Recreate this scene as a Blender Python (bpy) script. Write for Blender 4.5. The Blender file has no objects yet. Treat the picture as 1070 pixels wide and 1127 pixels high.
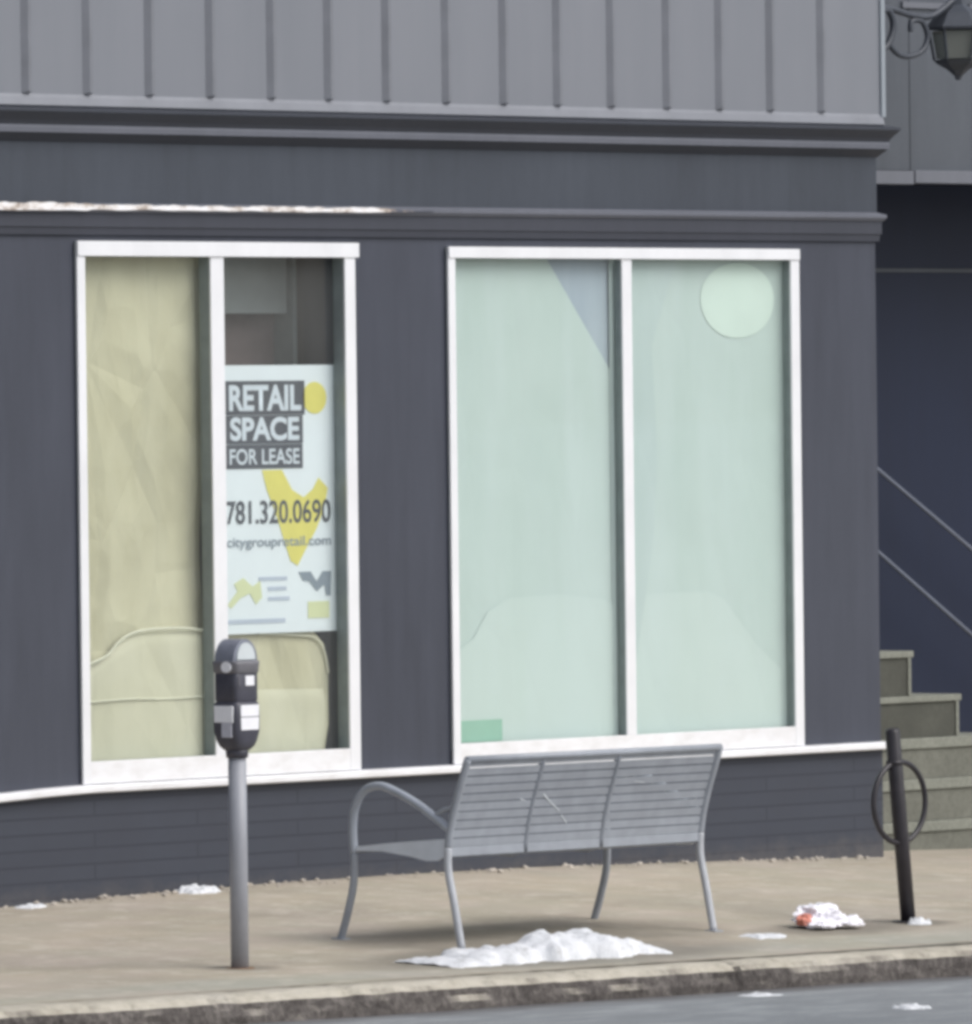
import bpy, bmesh, math, random
from mathutils import Vector, Matrix, noise
random.seed(7)
SC = bpy.context.scene
COL = SC.collection
rad = math.radians

# ------------------------------------------------------------------ ground shape
def base(X): return .005 - .2*(1 - math.exp(-.0064*(X+1)**2/.2))
def kz(X): return -.137 - .0107*(max(-12, min(8, X)) + 5.9)
KY = -3.75
def gz(X, Y):
    t = max(0, min(1, Y/KY)); return base(X)*(1-t) + kz(X)*t
ROAD_DROP = .115

# ------------------------------------------------------------------ materials
def lin(r, g, b, k=1.0):
    f = lambda c: ((c/255+.055)/1.055)**2.4 if c/255 > .04045 else c/255/12.92
    return (f(r)*k, f(g)*k, f(b)*k, 1)
class N:
    def __init__(s, name):
        s.m = bpy.data.materials.new(name); s.m.use_nodes = True
        s.t = s.m.node_tree; s.n = s.t.nodes; s.l = s.t.links
        s.b = s.n['Principled BSDF']; s.out = s.n['Material Output']
        s.tc = s.n.new('ShaderNodeTexCoord')
    def new(s, typ, **kw):
        n = s.n.new(typ)
        for k, v in kw.items():
            if hasattr(n, k): setattr(n, k, v)
            else: n.inputs[k.replace('_', ' ')].default_value = v
        return n
    def link(s, a, b): s.l.new(a, b)
    def noise(s, scale, detail=4, rough=.55, stretch=(1,1,1), dist=0):
        mp = s.new('ShaderNodeMapping'); mp.inputs['Scale'].default_value = stretch
        s.link(s.tc.outputs['Object'], mp.inputs['Vector'])
        n = s.new('ShaderNodeTexNoise'); n.inputs['Scale'].default_value = scale
        n.inputs['Detail'].default_value = detail; n.inputs['Roughness'].default_value = rough
        n.inputs['Distortion'].default_value = dist
        s.link(mp.outputs[0], n.inputs['Vector']); return n.outputs['Fac']
    def ramp(s, fac, stops):
        r = s.new('ShaderNodeValToRGB'); e = r.color_ramp.elements
        while len(e) < len(stops): e.new(.5)
        for el, (p, c) in zip(e, stops):
            el.position = p; el.color = c if len(c) == 4 else (*c, 1)
        s.link(fac, r.inputs[0]); return r.outputs[0]
    def mix(s, fac, a, b, mode='MIX'):
        m = s.new('ShaderNodeMix'); m.data_type = 'RGBA'; m.blend_type = mode
        for sock, v in ((m.inputs[0], fac), (m.inputs[6], a), (m.inputs[7], b)):
            if isinstance(v, bpy.types.NodeSocket): s.link(v, sock)
            else: sock.default_value = v
        return m.outputs[2]
    def math(s, op, a, b=0.0):
        m = s.new('ShaderNodeMath'); m.operation = op
        for sock, v in zip(m.inputs, (a, b)):
            if isinstance(v, bpy.types.NodeSocket): s.link(v, sock)
            else: sock.default_value = v
        return m.outputs[0]
    def color(s, c):
        if isinstance(c, bpy.types.NodeSocket): s.link(c, s.b.inputs['Base Color'])
        else: s.b.inputs['Base Color'].default_value = c
    def bump(s, h, strength=.3, dist=.01):
        b = s.new('ShaderNodeBump'); b.inputs['Strength'].default_value = strength
        b.inputs['Distance'].default_value = dist
        s.link(h, b.inputs['Height']); s.link(b.outputs[0], s.b.inputs['Normal'])
    def set(s, rough=.6, metal=0, spec=.5):
        s.b.inputs['Roughness'].default_value = rough; s.b.inputs['Metallic'].default_value = metal
        s.b.inputs['Specular IOR Level'].default_value = spec
    def xyz(s):
        x = s.new('ShaderNodeSeparateXYZ'); s.link(s.tc.outputs['Object'], x.inputs[0]); return x.outputs
def G(v): return (v, v, v, 1)
def simple(name, c, rough=.6, var=.25, scale=8, bump=.1, metal=0, stretch=(1,1,1), spec=.5):
    n = N(name)
    f = n.noise(scale, 6, .6, stretch)
    lo = tuple(x*(1-var) for x in c[:3]); hi = tuple(x*(1+var) for x in c[:3])
    n.color(n.ramp(f, [(.3, lo), (.7, hi)])); n.set(rough, metal, spec)
    if bump: n.bump(n.noise(scale*9, 4), bump, .004)
    return n.m
M = {}
def build_mats():
    # painted wall: blue grey with faint vertical streaks and roller marks
    def paint(name, c, amt=.24):
        n = N(name)
        a = n.noise(1.1, 5, .6, (1,1,.35)); b = n.noise(14, 5, .6, (1,1,.12)); d = n.noise(55, 3)
        k = n.math('ADD', n.math('MULTIPLY', a, .6), n.math('ADD', n.math('MULTIPLY', b, .3), n.math('MULTIPLY', d, .1)))
        lo = tuple(x*(1-amt) for x in c[:3]); hi = tuple(x*(1+amt) for x in c[:3])
        n.color(n.ramp(k, [(.32, lo), (.68, hi)])); n.set(.55, 0, .35)
        n.bump(n.math('ADD', b, n.noise(90, 4)), .12, .004); return n.m
    M['wall'] = paint('wall_paint', lin(84, 88, 101, .63))
    M['frieze'] = paint('frieze_paint', lin(82, 88, 99, .63))
    M['moulding'] = paint('moulding_paint', lin(80, 83, 94, .63), .12)
    M['shaded_moulding'] = paint('shaded_moulding_paint', lin(68, 72, 82, .78), .12)  # crown coves painted darker to deepen their shade
    M['ledge'] = paint('lit_ledge_paint', lin(112, 115, 125, .85), .12)  # paler than the wall: sky light on ledge and fillet put into the colour
    M['fascia'] = paint('fascia_paint', lin(98, 103, 111, .66))
    M['navy'] = paint('navy_paint', lin(36, 48, 78, .5), .14)
    M['fascia_trim'] = paint('fascia_trim_paint', lin(126, 129, 138, .7), .1)
    # painted brick dado
    n = N('painted_brick')
    x = n.xyz(); cb = n.new('ShaderNodeCombineXYZ')
    n.link(n.math('ADD', x[0], x[1]), cb.inputs[0]); n.link(x[2], cb.inputs[1])
    br = n.new('ShaderNodeTexBrick'); br.inputs['Scale'].default_value = 1
    br.inputs['Brick Width'].default_value = 1.3; br.inputs['Row Height'].default_value = .07
    br.inputs['Mortar Size'].default_value = .008; br.inputs['Mortar Smooth'].default_value = .6
    br.inputs['Color1'].default_value = lin(81, 86, 98, .62); br.inputs['Color2'].default_value = lin(83, 88, 100, .62)
    br.inputs['Mortar'].default_value = lin(71, 75, 87, .62)
    n.link(cb.outputs[0], br.inputs['Vector'])
    f = n.noise(3, 6, .65, (1,1,1.4))
    c = n.mix(n.ramp(f, [(.35, G(0)), (.75, G(.45))]), br.outputs['Color'], lin(76, 78, 88, .62))
    # worn paint and road grime low down
    low = n.math('SUBTRACT', 1.0, n.math('MULTIPLY', n.math('ADD', x[2], .06), 5.0))
    lowm = n.math('MULTIPLY', n.math('MAXIMUM', low, 0.0), n.noise(9, 6, .7, (1,1,1.6)))
    c = n.mix(n.ramp(lowm, [(.2, G(0)), (.5, G(.8))]), c, lin(108, 106, 108, .66))
    n.color(c); n.set(.6, 0, .3)
    n.bump(n.math('ADD', n.math('MULTIPLY', br.outputs['Fac'], -1.0), n.math('MULTIPLY', n.noise(40, 4), .8)), .14, .003)
    M['brick'] = n.m
    # metal siding
    n = N('painted_metal_siding')
    a = n.noise(.9, 4, .5, (1,1,.6)); b = n.noise(6, 5, .6, (1,1,.08))
    k = n.math('ADD', n.math('MULTIPLY', a, .65), n.math('MULTIPLY', b, .35))
    n.color(n.ramp(k, [(.3, lin(132, 136, 144, .78)), (.7, lin(145, 148, 156, .78))])); n.set(.45, 0, .4)
    n.bump(n.noise(2.2, 3), .08, .02); M['siding'] = n.m
    M['siding_seam'] = simple('siding_seam_metal', lin(132, 135, 143, .76), .5, .1, 5, .05)
    M['flashing'] = simple('flashing_metal', lin(142, 145, 153, .75), .45, .1, 4, .05)
    M['corner_trim'] = simple('corner_trim_metal', lin(158, 166, 174, .8), .45, .08, 4, .05)
    # worn white line on the ledge
    n = N('worn_white_paint')
    f = n.noise(7, 7, .7, (1,1,2.2)); x = n.xyz()
    fade = n.math('MULTIPLY', n.math('ADD', x[0], .75), .9)      # fades out to the right
    f2 = n.math('SUBTRACT', f, n.math('MAXIMUM', fade, 0.0))
    c = n.ramp(f2, [(.3, lin(88, 91, 102)), (.40, lin(172, 158, 146)), (.5, lin(232, 228, 226)), (.62, lin(242, 243, 246))])
    n.color(c); n.set(.7); M['worn_white'] = n.m
    # white painted frame
    n = N('white_frame_paint')
    f = n.noise(5, 6, .6, (1,1,.5))
    n.color(n.ramp(f, [(.25, lin(220, 221, 224)), (.6, lin(231, 232, 235))])); n.set(.4); n.bump(n.noise(40, 3), .05, .003)
    M['white'] = n.m
    n = N('weathered_white_sill')
    f = n.noise(6, 7, .7, (1,1,2)); g = n.noise(1.5, 3)
    c = n.ramp(f, [(.3, lin(216, 215, 215)), (.5, lin(229, 229, 231)), (.7, lin(236, 237, 240))])
    n.color(n.mix(n.ramp(g, [(.5, G(0)), (.75, G(.2))]), c, lin(200, 200, 204))); n.set(.5); M['sill'] = n.m
    M['liner'] = simple('grey_aluminium', lin(134, 143, 143), .4, .12, 10, .05)
    # glass
    n = N('window_glass'); n.n.remove(n.b)
    tr = n.new('ShaderNodeBsdfTransparent'); tr.inputs[0].default_value = (.955, .98, .968, 1)
    gl = n.new('ShaderNodeBsdfGlossy'); gl.inputs['Roughness'].default_value = .02
    fr = n.new('ShaderNodeFresnel'); ge = n.new('ShaderNodeNewGeometry')
    n.link(n.math('SUBTRACT', 1.5, n.math('MULTIPLY', ge.outputs['Backfacing'], .8333)), fr.inputs['IOR'])
    bp = n.new('ShaderNodeBump'); bp.inputs['Strength'].default_value = .04; bp.inputs['Distance'].default_value = .02
    n.link(n.noise(1.4, 2), bp.inputs['Height']); n.link(bp.outputs[0], gl.inputs['Normal'])
    mx = n.new('ShaderNodeMixShader'); n.link(fr.outputs[0], mx.inputs[0]); n.link(tr.outputs[0], mx.inputs[1]); n.link(gl.outputs[0], mx.inputs[2])
    df = n.new('ShaderNodeBsdfDiffuse'); df.inputs[0].default_value = (.82, .86, .86, 1)
    haze_veil = n.ramp(n.noise(2.2, 6, .65, (1,1,.6)), [(.3, G(.035)), (.75, G(.075))]); m2 = n.new('ShaderNodeMixShader')  # pale diffuse haze mixed in to stand for a reflection veil
    n.link(haze_veil, m2.inputs[0]); n.link(mx.outputs[0], m2.inputs[1]); n.link(df.outputs[0], m2.inputs[2])
    n.link(m2.outputs[0], n.out.inputs[0]); M['glass'] = n.m
    # papers
    def paper(name, lo, hi, sc=2.5, wr=.5):
        n = N(name)
        f = n.noise(sc, 5, .55, (1,1,.6), .6)
        vb = n.noise(2.6, 4, .55, (1,1,.16), .2)  # soft vertical reflections painted into the paper colour as pale streaks
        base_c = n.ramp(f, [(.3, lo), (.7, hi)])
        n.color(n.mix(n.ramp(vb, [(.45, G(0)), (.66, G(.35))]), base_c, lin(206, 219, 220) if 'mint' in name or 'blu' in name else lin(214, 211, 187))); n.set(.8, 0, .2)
        w = n.math('ADD', n.noise(2.0, 2, .45, (1,1,.8), .5), n.math('MULTIPLY', n.noise(9.0, 4, .6, (1,1,.5), 1.0), .16))
        mp = n.new('ShaderNodeMapping'); mp.inputs['Rotation'].default_value = (0, .6, 0); mp.inputs['Scale'].default_value = (1.5, 1, .8); n.link(n.tc.outputs['Object'], mp.inputs[0])
        vo = n.new('ShaderNodeTexVoronoi'); vo.feature = 'DISTANCE_TO_EDGE'; vo.inputs['Scale'].default_value = 2.1; n.link(mp.outputs[0], vo.inputs['Vector'])
        v2 = n.new('ShaderNodeTexVoronoi'); v2.feature = 'F1'; v2.inputs['Scale'].default_value = 3.4; n.link(mp.outputs[0], v2.inputs['Vector'])
        n.bump(n.math('ADD', w, n.math('ADD', n.math('MULTIPLY', n.math('MINIMUM', vo.outputs['Distance'], .2), 1.5), n.math('MULTIPLY', v2.outputs['Distance'], .55))), wr*1.0, .05); return n.m
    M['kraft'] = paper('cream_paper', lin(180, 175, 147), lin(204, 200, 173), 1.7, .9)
    M['kraft_reflection'] = paper('pale_cream_reflection', lin(190, 188, 163), lin(206, 204, 184), 2.0, .4)
    M['reflection_edge'] = simple('pale_reflection_edge', lin(212, 211, 192), .7, .06, 12, .03)  # pale edge tubes stand for the bright lines of a car reflection
    M['mint'] = paper('mint_paper', lin(184, 201, 196), lin(193, 208, 204), 1.0, .12)
    M['mint_reflection'] = paper('pale_mint_reflection', lin(192, 208, 203), lin(198, 212, 208), 1.0, .12)
    M['bluegrey'] = paper('blue_grey_reflection', lin(154, 168, 182), lin(163, 176, 188), 1.4, .15)
    M['bluish'] = paper('bluish_strip', lin(181, 198, 196), lin(188, 203, 201), 1.4, .15)
    M['lantern_paper'] = simple('lantern_paper', lin(208, 225, 216), .8, .04, 3, .03)
    M['green_card'] = simple('green_card', lin(146, 190, 170), .7, .06, 6, .03)
    M['poster'] = simple('poster_vinyl', lin(222, 230, 235), .4, .03, 3, .02)
    M['ink'] = simple('black_ink', lin(66, 70, 80), .45, .08, 8, 0)
    M['grey_ink'] = simple('grey_ink', lin(128, 140, 152), .45, .08, 8, 0)
    M['pale_ink'] = simple('pale_grey_ink', lin(178, 188, 204), .45, .05, 8, 0)
    M['yellow'] = simple('yellow_ink', lin(216, 208, 106), .45, .06, 5, 0)
    M['pale_yellow'] = simple('pale_yellow_ink', lin(206, 212, 168), .45, .06, 5, 0)
    M['white_ink'] = simple('white_ink', lin(206, 215, 224), .45, .03, 5, 0)
    M['room'] = simple('dark_room_wall', lin(124, 112, 112), .8, .3, 2.5, .1)
    M['room_header'] = simple('grey_room_header', lin(150, 156, 156), .8, .12, 3, .1)
    M['room_dark'] = simple('dark_curtain', lin(58, 56, 60), .9, .3, 5, .2, stretch=(1,1,.2))
    # ground
    n = N('concrete_pavement'); x = n.xyz()
    a = n.noise(.55, 5, .6); b = n.noise(3.5, 6, .65); g = n.noise(90, 4, .7); s = n.noise(1.3, 6, .7, (1,1.8,1), .4)
    c = n.ramp(a, [(.32, lin(168, 160, 147)), (.5, lin(180, 170, 152)), (.68, lin(187, 174, 154))])
    c = n.mix(n.ramp(b, [(.35, G(.0)), (.75, G(.35))]), c, lin(160, 148, 138))
    c = n.mix(n.ramp(s, [(.48, G(0)), (.68, G(.5))]), c, lin(140, 135, 122))
    c = n.mix(n.ramp(g, [(.35, G(.35)), (.6, G(0))]), c, lin(128, 120, 110))
    # damp grey margin and dirt along the kerb
    m = n.math('MULTIPLY', n.math('MAXIMUM', n.math('SUBTRACT', 1.0, n.math('MULTIPLY', n.math('ABSOLUTE', n.math('ADD', x[1], 3.35)), 2.0)), 0.0), n.noise(1.0, 5, .65, (1,1,1)))
    c = n.mix(n.ramp(m, [(.14, G(0)), (.42, G(.75))]), c, lin(160, 161, 150))
    d = n.math('MULTIPLY', n.math('MAXIMUM', n.math('SUBTRACT', 1.0, n.math('MULTIPLY', n.math('ABSOLUTE', n.math('ADD', x[1], 3.57)), 16.0)), 0.0), n.noise(2.6, 6, .7))
    c = n.mix(n.ramp(d, [(.3, G(0)), (.5, G(.8))]), c, lin(104, 96, 82))
    p1 = n.noise(.9, 4, .6, (1,1.5,1), .3); p2 = n.noise(1.7, 5, .65, (1.3,1,1), .5)
    c = n.mix(n.ramp(p1, [(.44, G(0)), (.62, G(.35))]), c, lin(186, 173, 165))
    c = n.mix(n.ramp(p2, [(.45, G(0)), (.64, G(.55))]), c, lin(164, 159, 143))
    c = n.mix(n.ramp(n.noise(6, 6, .75), [(.5, G(0)), (.7, G(.5))]), c, lin(206, 199, 186))
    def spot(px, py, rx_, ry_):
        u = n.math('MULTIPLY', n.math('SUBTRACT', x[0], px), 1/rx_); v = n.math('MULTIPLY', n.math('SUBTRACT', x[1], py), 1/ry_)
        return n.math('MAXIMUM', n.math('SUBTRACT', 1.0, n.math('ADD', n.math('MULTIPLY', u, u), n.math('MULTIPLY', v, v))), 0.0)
    damp_shade = spot(-3.05, -3.05, 1.35, .55)
    for q in ((-2.4, -2.4, 1.3, .6), (-.95, -2.85, .6, .3), (-.393, -2.8, .3, .22), (-4.566, -2.75, .22, .16)): damp_shade = n.math('MAXIMUM', damp_shade, n.math('MULTIPLY', spot(*q), .8))  # besides damp by the snow: contact shade painted under bench, litter, rack, meter
    damp_shade = n.math('MULTIPLY', damp_shade, n.noise(2.4, 6, .7))
    c = n.mix(n.ramp(damp_shade, [(.04, G(0)), (.32, G(.7))]), c, lin(118, 113, 104))
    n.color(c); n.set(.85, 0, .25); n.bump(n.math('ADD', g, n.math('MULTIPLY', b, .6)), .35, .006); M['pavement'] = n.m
    n = N('granite_kerb')
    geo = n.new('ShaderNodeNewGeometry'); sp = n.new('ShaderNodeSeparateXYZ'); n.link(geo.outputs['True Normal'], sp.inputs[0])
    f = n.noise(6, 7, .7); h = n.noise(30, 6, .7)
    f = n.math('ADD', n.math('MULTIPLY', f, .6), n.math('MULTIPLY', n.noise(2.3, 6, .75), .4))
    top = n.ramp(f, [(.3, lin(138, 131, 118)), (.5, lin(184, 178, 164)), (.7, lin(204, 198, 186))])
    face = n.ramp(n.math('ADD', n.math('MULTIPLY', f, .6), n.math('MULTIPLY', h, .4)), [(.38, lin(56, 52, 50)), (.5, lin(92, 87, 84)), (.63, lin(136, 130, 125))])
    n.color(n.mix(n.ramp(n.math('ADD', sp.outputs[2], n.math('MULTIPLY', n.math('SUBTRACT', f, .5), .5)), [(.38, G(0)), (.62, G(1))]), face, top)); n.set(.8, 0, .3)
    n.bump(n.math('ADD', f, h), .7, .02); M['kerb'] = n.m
    n = N('asphalt'); 
    a = n.noise(.5, 5, .6); g = n.noise(150, 4, .75); s = n.noise(2.2, 7, .7, (1,2.5,1), .3)
    c = n.ramp(a, [(.3, lin(126, 130, 133)), (.7, lin(146, 149, 151))])
    c = n.mix(n.ramp(g, [(.3, G(.5)), (.6, G(0))]), c, lin(84, 86, 90))
    c = n.mix(n.ramp(s, [(.48, G(0)), (.7, G(.6))]), c, lin(172, 176, 178))
    x = n.xyz(); gut = n.math('MULTIPLY', n.math('MAXIMUM', n.math('SUBTRACT', 1.0, n.math('MULTIPLY', n.math('ABSOLUTE', n.math('ADD', x[1], 3.8)), 2.6)), 0.0), n.noise(3.0, 6, .75))
    c = n.mix(n.ramp(gut, [(.12, G(0)), (.45, G(.85))]), c, lin(92, 90, 90))
    n.color(c); n.set(.6, 0, .4); n.bump(g, .4, .006); M['road'] = n.m
    # metal things
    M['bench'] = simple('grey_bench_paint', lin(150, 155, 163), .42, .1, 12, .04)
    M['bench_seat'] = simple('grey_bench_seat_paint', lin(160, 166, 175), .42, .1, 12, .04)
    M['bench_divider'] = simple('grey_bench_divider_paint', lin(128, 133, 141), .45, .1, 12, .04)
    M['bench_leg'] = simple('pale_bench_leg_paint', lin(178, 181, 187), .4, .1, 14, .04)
    M['bench_side'] = simple('lit_bench_side_paint', lin(208, 214, 222), .42, .06, 12, .04)  # bench paint lightened because the side faces catch little light
    M['scratch'] = simple('bare_scratch', lin(190, 195, 200), .5, .2, 60, 0)
    M['pole'] = simple('grey_pole_paint', lin(150, 152, 159), .45, .12, 9, .06, stretch=(1,1,.3))
    M['meter'] = simple('dark_meter_housing', lin(70, 70, 80), .4, .15, 20, .06)
    M['meter_band'] = simple('grey_meter_band', lin(112, 111, 116), .4, .12, 20, .05)
    M['meter_dome'] = simple('meter_dome_metal', lin(126, 130, 142), .35, .15, 25, .05)
    M['plate'] = simple('pale_label_plate', lin(236, 236, 240), .45, .04, 30, 0)
    M['plate_grey'] = simple('grey_label_print', lin(186, 186, 196), .45, .08, 30, 0)
    M['lens'] = simple('meter_lens', lin(205, 212, 214), .12, .06, 10, 0)  # pale base colour stands for sky glare on the lens
    M['rack'] = simple('black_rack_paint', lin(46, 43, 48), .4, .2, 20, .06)
    M['rust'] = simple('rust_stain', lin(122, 92, 64), .8, .3, 20, .1)
    # snow
    n = N('dirty_snow')
    f = n.noise(14, 6, .7); g = n.noise(4, 5, .6)
    c = n.ramp(f, [(.28, lin(178, 178, 178)), (.45, lin(212, 214, 217)), (.7, lin(226, 227, 230))])
    c = n.mix(n.ramp(n.noise(38, 5, .75), [(.60, G(0)), (.74, G(.55))]), c, lin(150, 144, 136))
    n.color(c); n.set(.7, 0, .3)
    n.b.inputs['Subsurface Weight'].default_value = .15; n.b.inputs['Subsurface Radius'].default_value = (.02, .02, .02)
    n.bump(n.math('ADD', f, n.noise(60, 4)), .5, .008); M['snow'] = n.m
    M['bag'] = simple('white_plastic', lin(238, 236, 242), .35, .06, 12, .1)
    M['red'] = simple('orange_red_scrap', lin(206, 132, 114), .5, .15, 12, .05)
    # stone steps
    def stone(name, lo, hi):
        n = N(name); f = n.noise(3.2, 6, .65); g = n.noise(45, 4, .7)
        c = n.ramp(f, [(.3, lo), (.7, hi)])
        n.color(n.mix(n.ramp(g, [(.35, G(.3)), (.6, G(0))]), c, lin(70, 70, 64))); n.set(.85, 0, .2); n.bump(g, .3, .005); return n.m
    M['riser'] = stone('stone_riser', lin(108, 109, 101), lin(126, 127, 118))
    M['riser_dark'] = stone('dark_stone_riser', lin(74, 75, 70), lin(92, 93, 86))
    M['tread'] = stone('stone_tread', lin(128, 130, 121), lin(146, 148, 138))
    M['rail'] = simple('grey_handrail_paint', lin(104, 110, 124), .4, .1, 10, .04)
    M['lamp_iron'] = simple('dark_wrought_iron', lin(66, 71, 80, .9), .5, .15, 15, .06)
    n = N('lamp_glass'); n.color(lin(140, 143, 136)); n.set(.15); n.b.inputs['Transmission Weight'].default_value = .35
    n.b.inputs['Roughness'].default_value = .25; M['lamp_glass'] = n.m
    M['roof'] = simple('roof_membrane', lin(90, 92, 95), .9, .2, 1.5, .1)
build_mats()

# ------------------------------------------------------------------ mesh helpers
def obj(name, bm, mat, parent=None, smooth=False, world=True):
    """one mesh object; vertices given in world space unless world=False"""
    if parent is not None and world:
        off = parent_world(parent); bmesh.ops.translate(bm, vec=-off, verts=bm.verts)
    bmesh.ops.recalc_face_normals(bm, faces=bm.faces)
    me = bpy.data.meshes.new(name); bm.to_mesh(me); bm.free()
    if smooth:
        for p in me.polygons: p.use_smooth = True
    me.materials.append(M[mat] if isinstance(mat, str) else mat)
    o = bpy.data.objects.new(name, me); COL.objects.link(o)
    if parent is not None: o.parent = parent
    return o
def parent_world(p):
    v = Vector(p.location)
    while p.parent is not None: p = p.parent; v = v + Vector(p.location)
    return v
def tag(o, label, cat, group=None):
    o['label'] = label; o['category'] = cat
    if group: o['group'] = group
    return o
def thing(name, label, cat, loc=(0,0,0), rot=(0,0,0), group=None):
    o = bpy.data.objects.new(name, None); COL.objects.link(o); o.empty_display_size = .2
    o.location = loc; o.rotation_euler = rot
    return tag(o, label, cat, group)
def struct(o): o['kind'] = 'structure'; return o
def BM(): return bmesh.new()
def box(bm, x0, x1, y0, y1, z0, z1, bev=0):
    t = bmesh.new()
    vs = [t.verts.new((x, y, z)) for x in (x0, x1) for y in (y0, y1) for z in (z0, z1)]
    for f in ((0,1,3,2),(4,6,7,5),(0,4,5,1),(2,3,7,6),(0,2,6,4),(1,5,7,3)): t.faces.new([vs[i] for i in f])
    bmesh.ops.recalc_face_normals(t, faces=t.faces)
    if bev: bmesh.ops.bevel(t, geom=t.edges[:], offset=bev, segments=2, affect='EDGES', profile=.6)
    merge(bm, t)
def merge(bm, t):
    me = bpy.data.meshes.new('tmp'); t.to_mesh(me); t.free(); bm.from_mesh(me); bpy.data.meshes.remove(me)
def prism_x(bm, pts, x0, x1, shift0=None, shift1=None):
    """profile of (y, z) points extruded along X; shiftN moves a profile end per point (mitre)"""
    a = [bm.verts.new((x0 + (shift0[i] if shift0 else 0), y, z)) for i, (y, z) in enumerate(pts)]
    b = [bm.verts.new((x1 + (shift1[i] if shift1 else 0), y, z)) for i, (y, z) in enumerate(pts)]
    n = len(pts)
    for i in range(n):
        j = (i+1) % n; bm.faces.new((a[i], a[j], b[j], b[i]))
    bm.faces.new(a[::-1]); bm.faces.new(b)
def prism_y(bm, pts, y0, y1):
    a = [bm.verts.new((x, y0, z)) for x, z in pts]; b = [bm.verts.new((x, y1, z)) for x, z in pts]
    n = len(pts)
    for i in range(n):
        j = (i+1) % n; bm.faces.new((a[i], a[j], b[j], b[i]))
    bm.faces.new(a[::-1]); bm.faces.new(b)
def smooth_path(pts, sub=6):
    P = [Vector(p) for p in pts]; out = []
    for i in range(len(P)-1):
        p0 = P[max(i-1, 0)]; p1 = P[i]; p2 = P[i+1]; p3 = P[min(i+2, len(P)-1)]
        for k in range(sub):
            t = k/sub
            out.append(.5*((2*p1) + (-p0+p2)*t + (2*p0-5*p1+4*p2-p3)*t*t + (-p0+3*p1-3*p2+p3)*t**3))
    out.append(P[-1]); return out
def tube(bm, pts, r, n=12, closed=False, caps=True):
    P = [Vector(p) for p in pts]; L = len(P); rings = []; nrm = None
    rr = r if isinstance(r, (list, tuple)) else [r]*L
    for i in range(L):
        if closed: t = (P[(i+1) % L] - P[i-1]).normalized()
        else: t = (P[min(i+1, L-1)] - P[max(i-1, 0)]).normalized()
        if nrm is None:
            nrm = t.orthogonal().normalized()
        nrm = (nrm - t*nrm.dot(t)).normalized(); bi = t.cross(nrm)
        rings.append([bm.verts.new(P[i] + (nrm*math.cos(a) + bi*math.sin(a))*rr[i]) for a in (2*math.pi*k/n for k in range(n))])
    for i in range(L if closed else L-1):
        A = rings[i]; B = rings[(i+1) % L]
        for k in range(n): bm.faces.new((A[k], A[(k+1) % n], B[(k+1) % n], B[k]))
    if caps and not closed: bm.faces.new(rings[0][::-1]); bm.faces.new(rings[-1])
def loft(bm, secs, n=24):
    """secs: (cx, cy, z, hx, hy, p) superellipse sections"""
    rings = []
    for cx, cy, z, hx, hy, p in secs:
        ring = []
        for k in range(n):
            a = 2*math.pi*(k+.5)/n; c, s = math.cos(a), math.sin(a)
            ring.append(bm.verts.new((cx + hx*math.copysign(abs(c)**(2/p), c), cy + hy*math.copysign(abs(s)**(2/p), s), z)))
        rings.append(ring)
    for A, B in zip(rings, rings[1:]):
        for k in range(n): bm.faces.new((A[k], A[(k+1) % n], B[(k+1) % n], B[k]))
    bm.faces.new(rings[0][::-1]); bm.faces.new(rings[-1])
def ell(bm, cx, cz, rx, rz, y0, y1, n=40):
    prism_y(bm, [(cx+rx*math.cos(2*math.pi*k/n), cz+rz*math.sin(2*math.pi*k/n)) for k in range(n)], y0, y1)
def sheet(bm, poly, y, disp=0, seed=0, res=.05, curve=None):
    """a paper sheet in the plane of the window: the polygon is filled, cut into a fine grid and creased"""
    t = bmesh.new(); t.faces.new([t.verts.new((x, y, z)) for x, z in poly])
    xs = [p[0] for p in poly]; zs = [p[1] for p in poly]
    for lo, hi, ax in ((min(xs), max(xs), Vector((1,0,0))), (min(zs), max(zs), Vector((0,0,1)))):
        v = lo + res
        while v < hi:
            co = Vector((v,0,0)) if ax.x else Vector((0,0,v))
            bmesh.ops.bisect_plane(t, geom=t.verts[:]+t.edges[:]+t.faces[:], plane_co=co, plane_no=ax)
            v += res
    for v in t.verts:
        x, z = v.co.x, v.co.z
        d = 0
        if disp:
            q = Vector((x*2.3+seed, z*1.6, seed*.7))
            d += disp*(noise.noise(q) + .45*abs(noise.noise(q*2.3)) )
            for k in range(5):   # long straight creases
                ang = .5+1.1*k+seed; u = x*math.cos(ang)+z*math.sin(ang) - .3*k
                w = ((u*1.7) % 1.0) - .5
                d += disp*.35*(abs(w)-.25)
        v.co.y = y + d + (curve(x, z) if curve else 0)
    merge(bm, t)

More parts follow.
